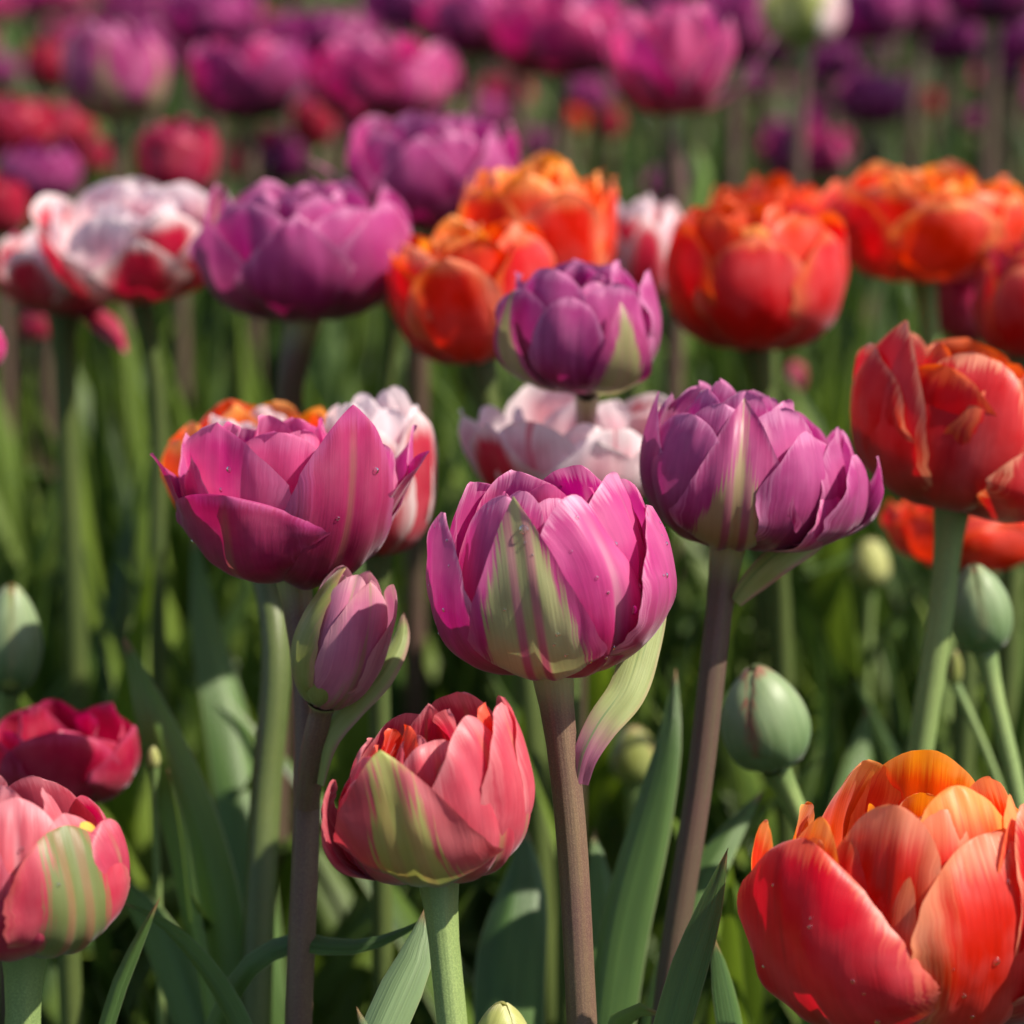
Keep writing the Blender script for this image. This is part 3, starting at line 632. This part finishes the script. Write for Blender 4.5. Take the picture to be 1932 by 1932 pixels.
B('purple tulip at the top edge, upper left', 402, 98, 1.75, 120, 84, ['pur'], 46)
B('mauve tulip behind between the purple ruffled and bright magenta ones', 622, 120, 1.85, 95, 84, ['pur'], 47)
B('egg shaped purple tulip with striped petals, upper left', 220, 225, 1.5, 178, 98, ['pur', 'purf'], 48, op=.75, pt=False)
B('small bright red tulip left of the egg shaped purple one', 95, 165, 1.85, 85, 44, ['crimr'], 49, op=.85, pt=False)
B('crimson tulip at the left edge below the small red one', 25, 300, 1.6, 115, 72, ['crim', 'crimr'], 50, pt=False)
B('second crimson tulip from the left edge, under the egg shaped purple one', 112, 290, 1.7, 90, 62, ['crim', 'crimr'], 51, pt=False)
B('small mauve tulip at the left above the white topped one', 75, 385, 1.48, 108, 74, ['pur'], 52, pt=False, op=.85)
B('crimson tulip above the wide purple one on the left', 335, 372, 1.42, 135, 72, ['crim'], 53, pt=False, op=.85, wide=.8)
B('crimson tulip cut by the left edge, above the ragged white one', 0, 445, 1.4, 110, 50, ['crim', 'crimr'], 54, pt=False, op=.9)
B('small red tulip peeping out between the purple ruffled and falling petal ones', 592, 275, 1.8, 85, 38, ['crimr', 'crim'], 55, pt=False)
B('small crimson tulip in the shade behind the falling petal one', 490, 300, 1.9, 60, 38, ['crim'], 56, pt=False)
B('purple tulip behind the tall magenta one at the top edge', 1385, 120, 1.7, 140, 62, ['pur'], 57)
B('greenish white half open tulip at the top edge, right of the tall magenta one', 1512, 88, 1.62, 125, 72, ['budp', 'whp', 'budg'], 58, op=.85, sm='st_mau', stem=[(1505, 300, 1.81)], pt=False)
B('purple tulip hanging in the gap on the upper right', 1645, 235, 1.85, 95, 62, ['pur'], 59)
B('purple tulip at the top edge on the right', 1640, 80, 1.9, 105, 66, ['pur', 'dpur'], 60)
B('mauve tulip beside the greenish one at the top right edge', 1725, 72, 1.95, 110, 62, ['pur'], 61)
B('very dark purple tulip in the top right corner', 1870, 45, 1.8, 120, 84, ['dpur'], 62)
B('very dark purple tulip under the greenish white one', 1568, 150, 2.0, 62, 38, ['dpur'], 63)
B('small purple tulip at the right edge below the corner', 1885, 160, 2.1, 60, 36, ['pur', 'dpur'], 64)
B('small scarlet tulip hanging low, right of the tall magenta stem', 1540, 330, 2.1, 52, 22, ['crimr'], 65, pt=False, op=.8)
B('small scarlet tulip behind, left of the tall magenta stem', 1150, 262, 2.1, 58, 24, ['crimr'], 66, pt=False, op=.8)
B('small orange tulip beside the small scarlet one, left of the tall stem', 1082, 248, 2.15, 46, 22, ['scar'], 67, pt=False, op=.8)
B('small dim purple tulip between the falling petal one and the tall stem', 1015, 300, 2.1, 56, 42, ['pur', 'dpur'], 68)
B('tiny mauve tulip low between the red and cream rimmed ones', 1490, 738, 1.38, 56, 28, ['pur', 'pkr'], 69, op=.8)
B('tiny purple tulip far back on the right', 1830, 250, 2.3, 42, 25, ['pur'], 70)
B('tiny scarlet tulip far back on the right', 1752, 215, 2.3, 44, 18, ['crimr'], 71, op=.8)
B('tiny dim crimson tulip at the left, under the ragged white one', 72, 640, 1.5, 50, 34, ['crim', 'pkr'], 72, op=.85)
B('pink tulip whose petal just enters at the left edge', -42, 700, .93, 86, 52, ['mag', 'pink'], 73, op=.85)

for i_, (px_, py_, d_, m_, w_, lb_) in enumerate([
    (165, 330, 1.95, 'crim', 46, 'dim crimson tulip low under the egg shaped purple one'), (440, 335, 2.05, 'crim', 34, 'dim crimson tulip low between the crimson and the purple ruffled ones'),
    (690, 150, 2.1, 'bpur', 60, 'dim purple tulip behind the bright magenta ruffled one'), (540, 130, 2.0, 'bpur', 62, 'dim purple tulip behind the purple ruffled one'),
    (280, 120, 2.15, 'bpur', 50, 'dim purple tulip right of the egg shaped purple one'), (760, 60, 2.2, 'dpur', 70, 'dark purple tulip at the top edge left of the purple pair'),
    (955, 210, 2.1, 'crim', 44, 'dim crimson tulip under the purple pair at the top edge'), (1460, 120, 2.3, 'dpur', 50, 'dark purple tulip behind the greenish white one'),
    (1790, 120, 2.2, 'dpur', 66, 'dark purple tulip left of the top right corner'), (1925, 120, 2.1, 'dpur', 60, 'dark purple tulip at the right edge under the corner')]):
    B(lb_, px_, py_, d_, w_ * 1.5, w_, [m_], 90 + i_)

# ------------------------------------------------------------------ buds
def bud(label, px, py, d, H, Rr, mats, stem=(), sm='st_grn', sr=20, tilt=(0, 0), seed=0, op=.12, nu=16, nv=24):
    ps = []
    for k in range(3): ps.append(P_(20 + k * 120 + seed * 17, H, Rr, Rr * op, Rr * 1.02, mats[k % len(mats)], a=2.1, b=.8, tm=.42, rc=1.0, p1=1.2, p2=1.12, p2z=.75, ruf=0, crum=.015, jag=.01, ridge=.015))
    for k in range(3): ps.append(P_(80 + k * 120 + seed * 17, H * .97, Rr * .94, Rr * op, Rr * 1.02, mats[(k + 1) % len(mats)], a=2.1, b=.8, tm=.42, rc=1.0, p1=1.2, p2=1.12, p2z=.75, ruf=0, crum=.015, jag=.01, ridge=.015))
    return tulip(label, px, py, d, ps, list(stem), sm, sr, tilt, cat='tulip bud', nu=nu, nv=nv, seed=seed, name='tulip_bud', leaves=2)
bud('closed grey green bud with a reddish seam, right of the purple brown stems', 1462, 1448, .96, 205, 94, ['budr', 'bud'], [(1488, 1500, .965)], sr=20, tilt=(-.22, 0), seed=1)
bud('closed green bud with a dark red side under the red tulips at the right', 1858, 1228, 1.0, 172, 66, ['bud', 'budr'], [(1880, 1330, 1.0), (1902, 1420, 1.0)], sr=17, tilt=(-.16, 0), seed=2)
bud('large blurred green bud at the left edge', 18, 1300, 1.05, 205, 66, ['bud', 'budg'], [(0, 1400, 1.06)], sr=16, tilt=(.06, 0), seed=3)
bud('pale yellow green bud tip at the bottom edge beside the light green stem', 948, 2010, .82, 128, 60, ['budp'], [(952, 2100, .82)], sr=18, seed=4)
bud('small pale bud far behind the purple tulip with green patches', 1640, 1105, 1.32, 92, 42, ['budp', 'budg'], sr=10, seed=5)
bud('dim green bud low behind the long pale bract', 1195, 1475, 1.16, 112, 50, ['budg', 'bud'], sr=12, seed=6)
bud('small olive bud drooping beside the red seamed bud at the right', 1800, 1290, 1.06, 66, 16, ['budg'], [(1830, 1350, 1.06)], sr=8, seed=7)
bud('tiny yellow bud right of the plain crimson tulip', 290, 1446, 1.0, 40, 13, ['budp'], sr=7, seed=8)

# ------------------------------------------------------------------ leaves seen one by one
def leaf(label, pts, Wpx, mat='leaf', face=(0, -1, .25), twist=(0, 0), fold=.4, tm=.4, seed=0, wav=.1):
    P = [at(*q) for q in pts]            # tip first
    P = to_ground(P, .3)[::-1]
    root = P[0].copy()
    d = pts[0][2]
    vis = sum((at(*pts[i]) - at(*pts[i + 1])).length for i in range(len(pts) - 1)); tot = sum((P[i] - P[i + 1]).length for i in range(len(P) - 1))
    tm = max(.3, 1 - .72 * vis / tot)
    o = ribbon('leaf', P, .8 * Wpx * d / F, M[mat], None, root, face, twist, fold, n=44, m=10, tm=tm, seed=seed, wav=wav)
    o.location = root
    tag(o, label, 'leaf'); return o
leaf('long light green leaf rising on the left beside the crimson tulip', [(238, 1205, 1.02), (280, 1330, 1.01), (340, 1500, 1.0), (395, 1700, .99), (430, 1932, .98)], 80, 'leafy', twist=(.1, .4), tm=.65, seed=1)
leaf('narrow light green blade folded beside the long leaf on the left', [(318, 1450, .99), (345, 1560, .985), (365, 1700, .98), (400, 1932, .97)], 34, 'leafy', twist=(.9, 1.2), tm=.5, seed=2)
leaf('broad blurred green leaf with pale rims, left of the open pink tulip stem', [(365, 1010, 1.16), (385, 1180, 1.15), (425, 1350, 1.14), (470, 1650, 1.12)], 58, 'leaf', twist=(.4, -.5), tm=.55, seed=3, wav=.25)
leaf('dark green leaf arching down to the right at the bottom left', [(225, 1700, .90), (300, 1735, .895), (380, 1810, .89), (440, 1900, .885), (480, 1990, .88)], 34, 'leaf', twist=(.2, .6), tm=.5, seed=4)
leaf('small sharp pointed leaf tip right of the rose tulip', [(303, 1690, .80), (262, 1775, .80), (225, 1860, .80), (195, 1960, .80)], 24, 'leaf', twist=(.2, .5), tm=.5, seed=5)
leaf('wavy leaf bending sideways behind the purple brown stem', [(812, 1728, .87), (730, 1772, .875), (640, 1788, .88), (560, 1776, .885), (480, 1815, .89), (410, 1932, .90)], 30, 'leaf', face=(0, -1, .9), twist=(.1, .1), tm=.6, seed=6)
leaf('pale grey green broad leaf left of the light green stem', [(806, 1705, .85), (790, 1790, .845), (755, 1870, .84), (715, 1960, .835)], 52, 'leafb', twist=(.2, .2), tm=.45, seed=7)
leaf('tall broad leaf behind the purple brown stem on the right', [(1276, 1262, .97), (1262, 1400, .96), (1225, 1560, .955), (1180, 1740, .95), (1150, 1932, .945)], 66, 'leaf', twist=(.1, .7), tm=.5, seed=8)
leaf('sharp pointed leaf in front of the mauve stem at the lower right', [(1374, 1600, .83), (1340, 1715, .83), (1300, 1830, .83), (1262, 1960, .83)], 46, 'leaf', twist=(.3, .5), tm=.5, seed=9)
leaf('dark leaf beside the sharp pointed one, left of the big red tulip', [(1346, 1765, .88), (1362, 1860, .88), (1385, 1990, .88)], 36, 'leaf', twist=(-.4, -.6), tm=.5, seed=10)
leaf('slanting dark leaf under the closed grey green bud', [(1440, 1490, 1.0), (1380, 1570, .99), (1320, 1680, .98), (1270, 1850, .97)], 48, 'leaf', twist=(.2, .4), tm=.5, seed=11)
leaf('broad dark leaf between the light green and purple brown stems', [(990, 1560, 1.02), (985, 1680, 1.01), (965, 1800, 1.0), (960, 1960, .99)], 84, 'leaf', twist=(0, .2), tm=.5, seed=12)
leaf('small leaf tip at the bottom edge, left of the light green stem', [(672, 1898, .80), (685, 1932, .80), (705, 1990, .80)], 17, 'leafb', tm=.5, seed=13)
leaf('dark upright leaf behind the coral tulip at the lower centre', [(1120, 1560, 1.0), (1135, 1680, .99), (1150, 1800, .98), (1140, 1960, .97)], 50, 'leaf', twist=(.3, -.3), tm=.5, seed=14)
leaf('light green leaf lobe at the bottom edge right of the purple brown stem', [(1255, 1915, .86), (1210, 1905, .862), (1170, 1925, .864), (1150, 1990, .866)], 26, 'leafy', face=(0, -1, .8), tm=.6, seed=15)
leaf('dim leaf blade leaning left at the lower left behind the rose tulip', [(210, 1640, 1.0), (300, 1760, .99), (360, 1900, .98)], 52, 'leaf', twist=(.2, .2), tm=.5, seed=16)
leaf('yellow green blade catching sun behind the tall magenta stem', [(1310, 270, 1.75), (1322, 330, 1.75), (1310, 400, 1.75)], 26, 'leafy', tm=.5, seed=17)
leaf('dark green blade right of the big mauve stem', [(1640, 1330, 1.15), (1620, 1450, 1.14), (1590, 1600, 1.12)], 46, 'leaf', twist=(.5, -.3), tm=.5, seed=18)

# ------------------------------------------------------------------ water drops
def drop_mat():
    N = NT('water'); g = N.n('ShaderNodeBsdfGlossy'); g.inputs['Roughness'].default_value = .04; t = N.n('ShaderNodeBsdfTransparent')
    f = N.n('ShaderNodeFresnel'); f.inputs[0].default_value = 1.45; m = N.n('ShaderNodeMixShader')
    N.t.links.new(N.math('MULTIPLY_ADD', f.outputs[0], 1.2, .04, True), m.inputs[0]); N.t.links.new(t.outputs[0], m.inputs[1]); N.t.links.new(g.outputs[0], m.inputs[2])
    o = N.n('ShaderNodeOutputMaterial'); N.t.links.new(m.outputs[0], o.inputs[0]); return N.m
MD = drop_mat()
def drop_mesh():
    V, nn, mm = [], 10, 14
    for i in range(nn + 1):
        a = math.pi * i / nn
        for j in range(mm + 1):
            b_ = 2 * math.pi * j / mm; V.append(Vector((math.sin(a) * math.cos(b_), math.sin(a) * math.sin(b_), math.cos(a) * (.62 if math.cos(a) > 0 else .3))))
    o = mesh_obj('water_drop', V, grid_faces(nn + 1, mm + 1), None, MD); return o
DR = None
def drops(rec, spots, label, group):
    global DR
    rt, U, base, bs, pet = rec
    for (pi, s, t, r) in spots:
        p = pet[pi]
        c = base + bs(petal_eval(p, U, s, t)); a = base + bs(petal_eval(p, U, s + .03, t)); b = base + bs(petal_eval(p, U, s, t + .02))
        n_ = (a - c).cross(b - c).normalized()
        axis = base + bs(Vector((0, 0, (c - base).length * .6)))
        if n_.dot(c - axis) < 0: n_ = -n_
        if DR is None: o = drop_mesh(); DR = o
        else: o = DR.copy(); COL.objects.link(o)
        o.location = c + n_ * .0001; o.rotation_euler = n_.to_track_quat('Z', 'Y').to_euler(); o.scale = (r * U,) * 3
        tag(o, label, 'water drop', group)
g = random.Random(9)
drops(T1, [(1, .2, .55, 9), (1, .5, .62, 5), (1, -.1, .4, 6), (1, .62, .4, 4), (1, .35, .8, 5), (0, .35, .88, 9), (0, .4, .5, 4), (2, -.3, .7, 5), (2, .1, .8, 4), (3, .3, .6, 4), (1, .75, .7, 4), (1, .0, .25, 6), (0, -.4, .6, 3)],
      'clear water drop on a petal of the central magenta tulip', 'water drops on the central magenta tulip')
drops(T5, [(1, -.1, .62, 7), (1, .1, .85, 5), (0, .5, .6, 4), (0, .2, .75, 4), (3, .1, .8, 4), (3, -.3, .7, 4), (10, .2, .85, 6), (9, .1, .8, 5), (0, .55, .4, 5), (1, -.4, .5, 4), (10, -.2, .7, 5)],
      'clear water drop on a petal of the big red tulip', 'water drops on the big red tulip')
dg = random.Random(77)
drops(T1, [(dg.choice([0, 1, 1, 2, 3, 3, 4, 6]), dg.uniform(-.6, .7), dg.uniform(.3, .95), dg.uniform(1.5, 3.6)) for _ in range(26)], 'clear water drop on a petal of the central magenta tulip', 'water drops on the central magenta tulip')
drops(T5, [(dg.choice([0, 1, 3, 4, 9, 10, 11]), dg.uniform(-.6, .6), dg.uniform(.3, .95), dg.uniform(1.6, 3.6)) for _ in range(22)], 'clear water drop on a petal of the big red tulip', 'water drops on the big red tulip')
drops(T2, [(0, .5, .75, 6), (0, -.2, .6, 4), (5, .3, .8, 6), (5, .1, .7, 5), (7, .2, .8, 6), (1, -.6, .5, 5)],
      'clear water drop on a petal of the open pink tulip', 'water drops on the open pink tulip')
drops(T4, [(0, -.3, .75, 4), (1, .2, .9, 4), (2, .5, .7, 4), (5, .1, .8, 4), (5, -.1, .7, 3)],
      'tiny water drop on a petal of the rose tulip', 'water drops on the rose tulip')

# ------------------------------------------------------------------ far rows: copies of back-row tulips
def copy_tulip(root, loc, s, rz, label, group):
    c = root.copy(); COL.objects.link(c); c.location = loc; c.scale = (s,) * 3; c.rotation_euler = (0, 0, rz)
    c['label'] = label; c['group'] = group
    for ch in list(root.children):
        k = ch.copy(); COL.objects.link(k); k.parent = c
        for e in ch.children:
            q = e.copy(); COL.objects.link(q); q.parent = k
src = {}
for rec in TUL:
    l = rec[0]['label']
    for key, word in (('purple', 'purple tulip at the top edge, upper left'), ('dark', 'very dark purple tulip in the top right corner'), ('mauve', 'purple tulip at the top edge on the right'), ('crimson', 'crimson tulip at the left edge below the small red one'), ('magenta', 'magenta tulip at the top edge, left of the tall one')):
        if l.startswith(word): src[key] = rec[0]
g = random.Random(21); pts = []
tries = 0
while len(pts) < 160 and tries < 6000:
    tries += 1
    y = g.uniform(2.1, 4.6); x = g.uniform(-1, 1) * (.14 + .24 * y)
    if x < -.08 * y and y < 3.0: continue
    if any((x - a) ** 2 + (y - b) ** 2 < .0064 for a, b in pts): continue
    pts.append((x, y))
for x, y in pts:
    k = g.choice(['purple', 'purple', 'dark', 'dark', 'dark', 'mauve', 'crimson', 'magenta']) if x > -.1 else g.choice(['purple', 'mauve', 'crimson', 'magenta', 'purple'])
    r0 = src[k]
    top = max((r0.matrix_basis @ Vector(c)).z for ch in r0.children for c in ch.bound_box)
    s = g.uniform(.40, .47) / top
    copy_tulip(r0, (x, y, 0), s, g.uniform(0, 6.28), {'purple': 'far blurred purple tulip in the back rows', 'dark': 'far blurred dark purple tulip in the back rows', 'mauve': 'far blurred mauve tulip in the back rows', 'crimson': 'far blurred crimson tulip in the back rows', 'magenta': 'far blurred magenta tulip in the back rows'}[k], 'far tulips in the back rows')
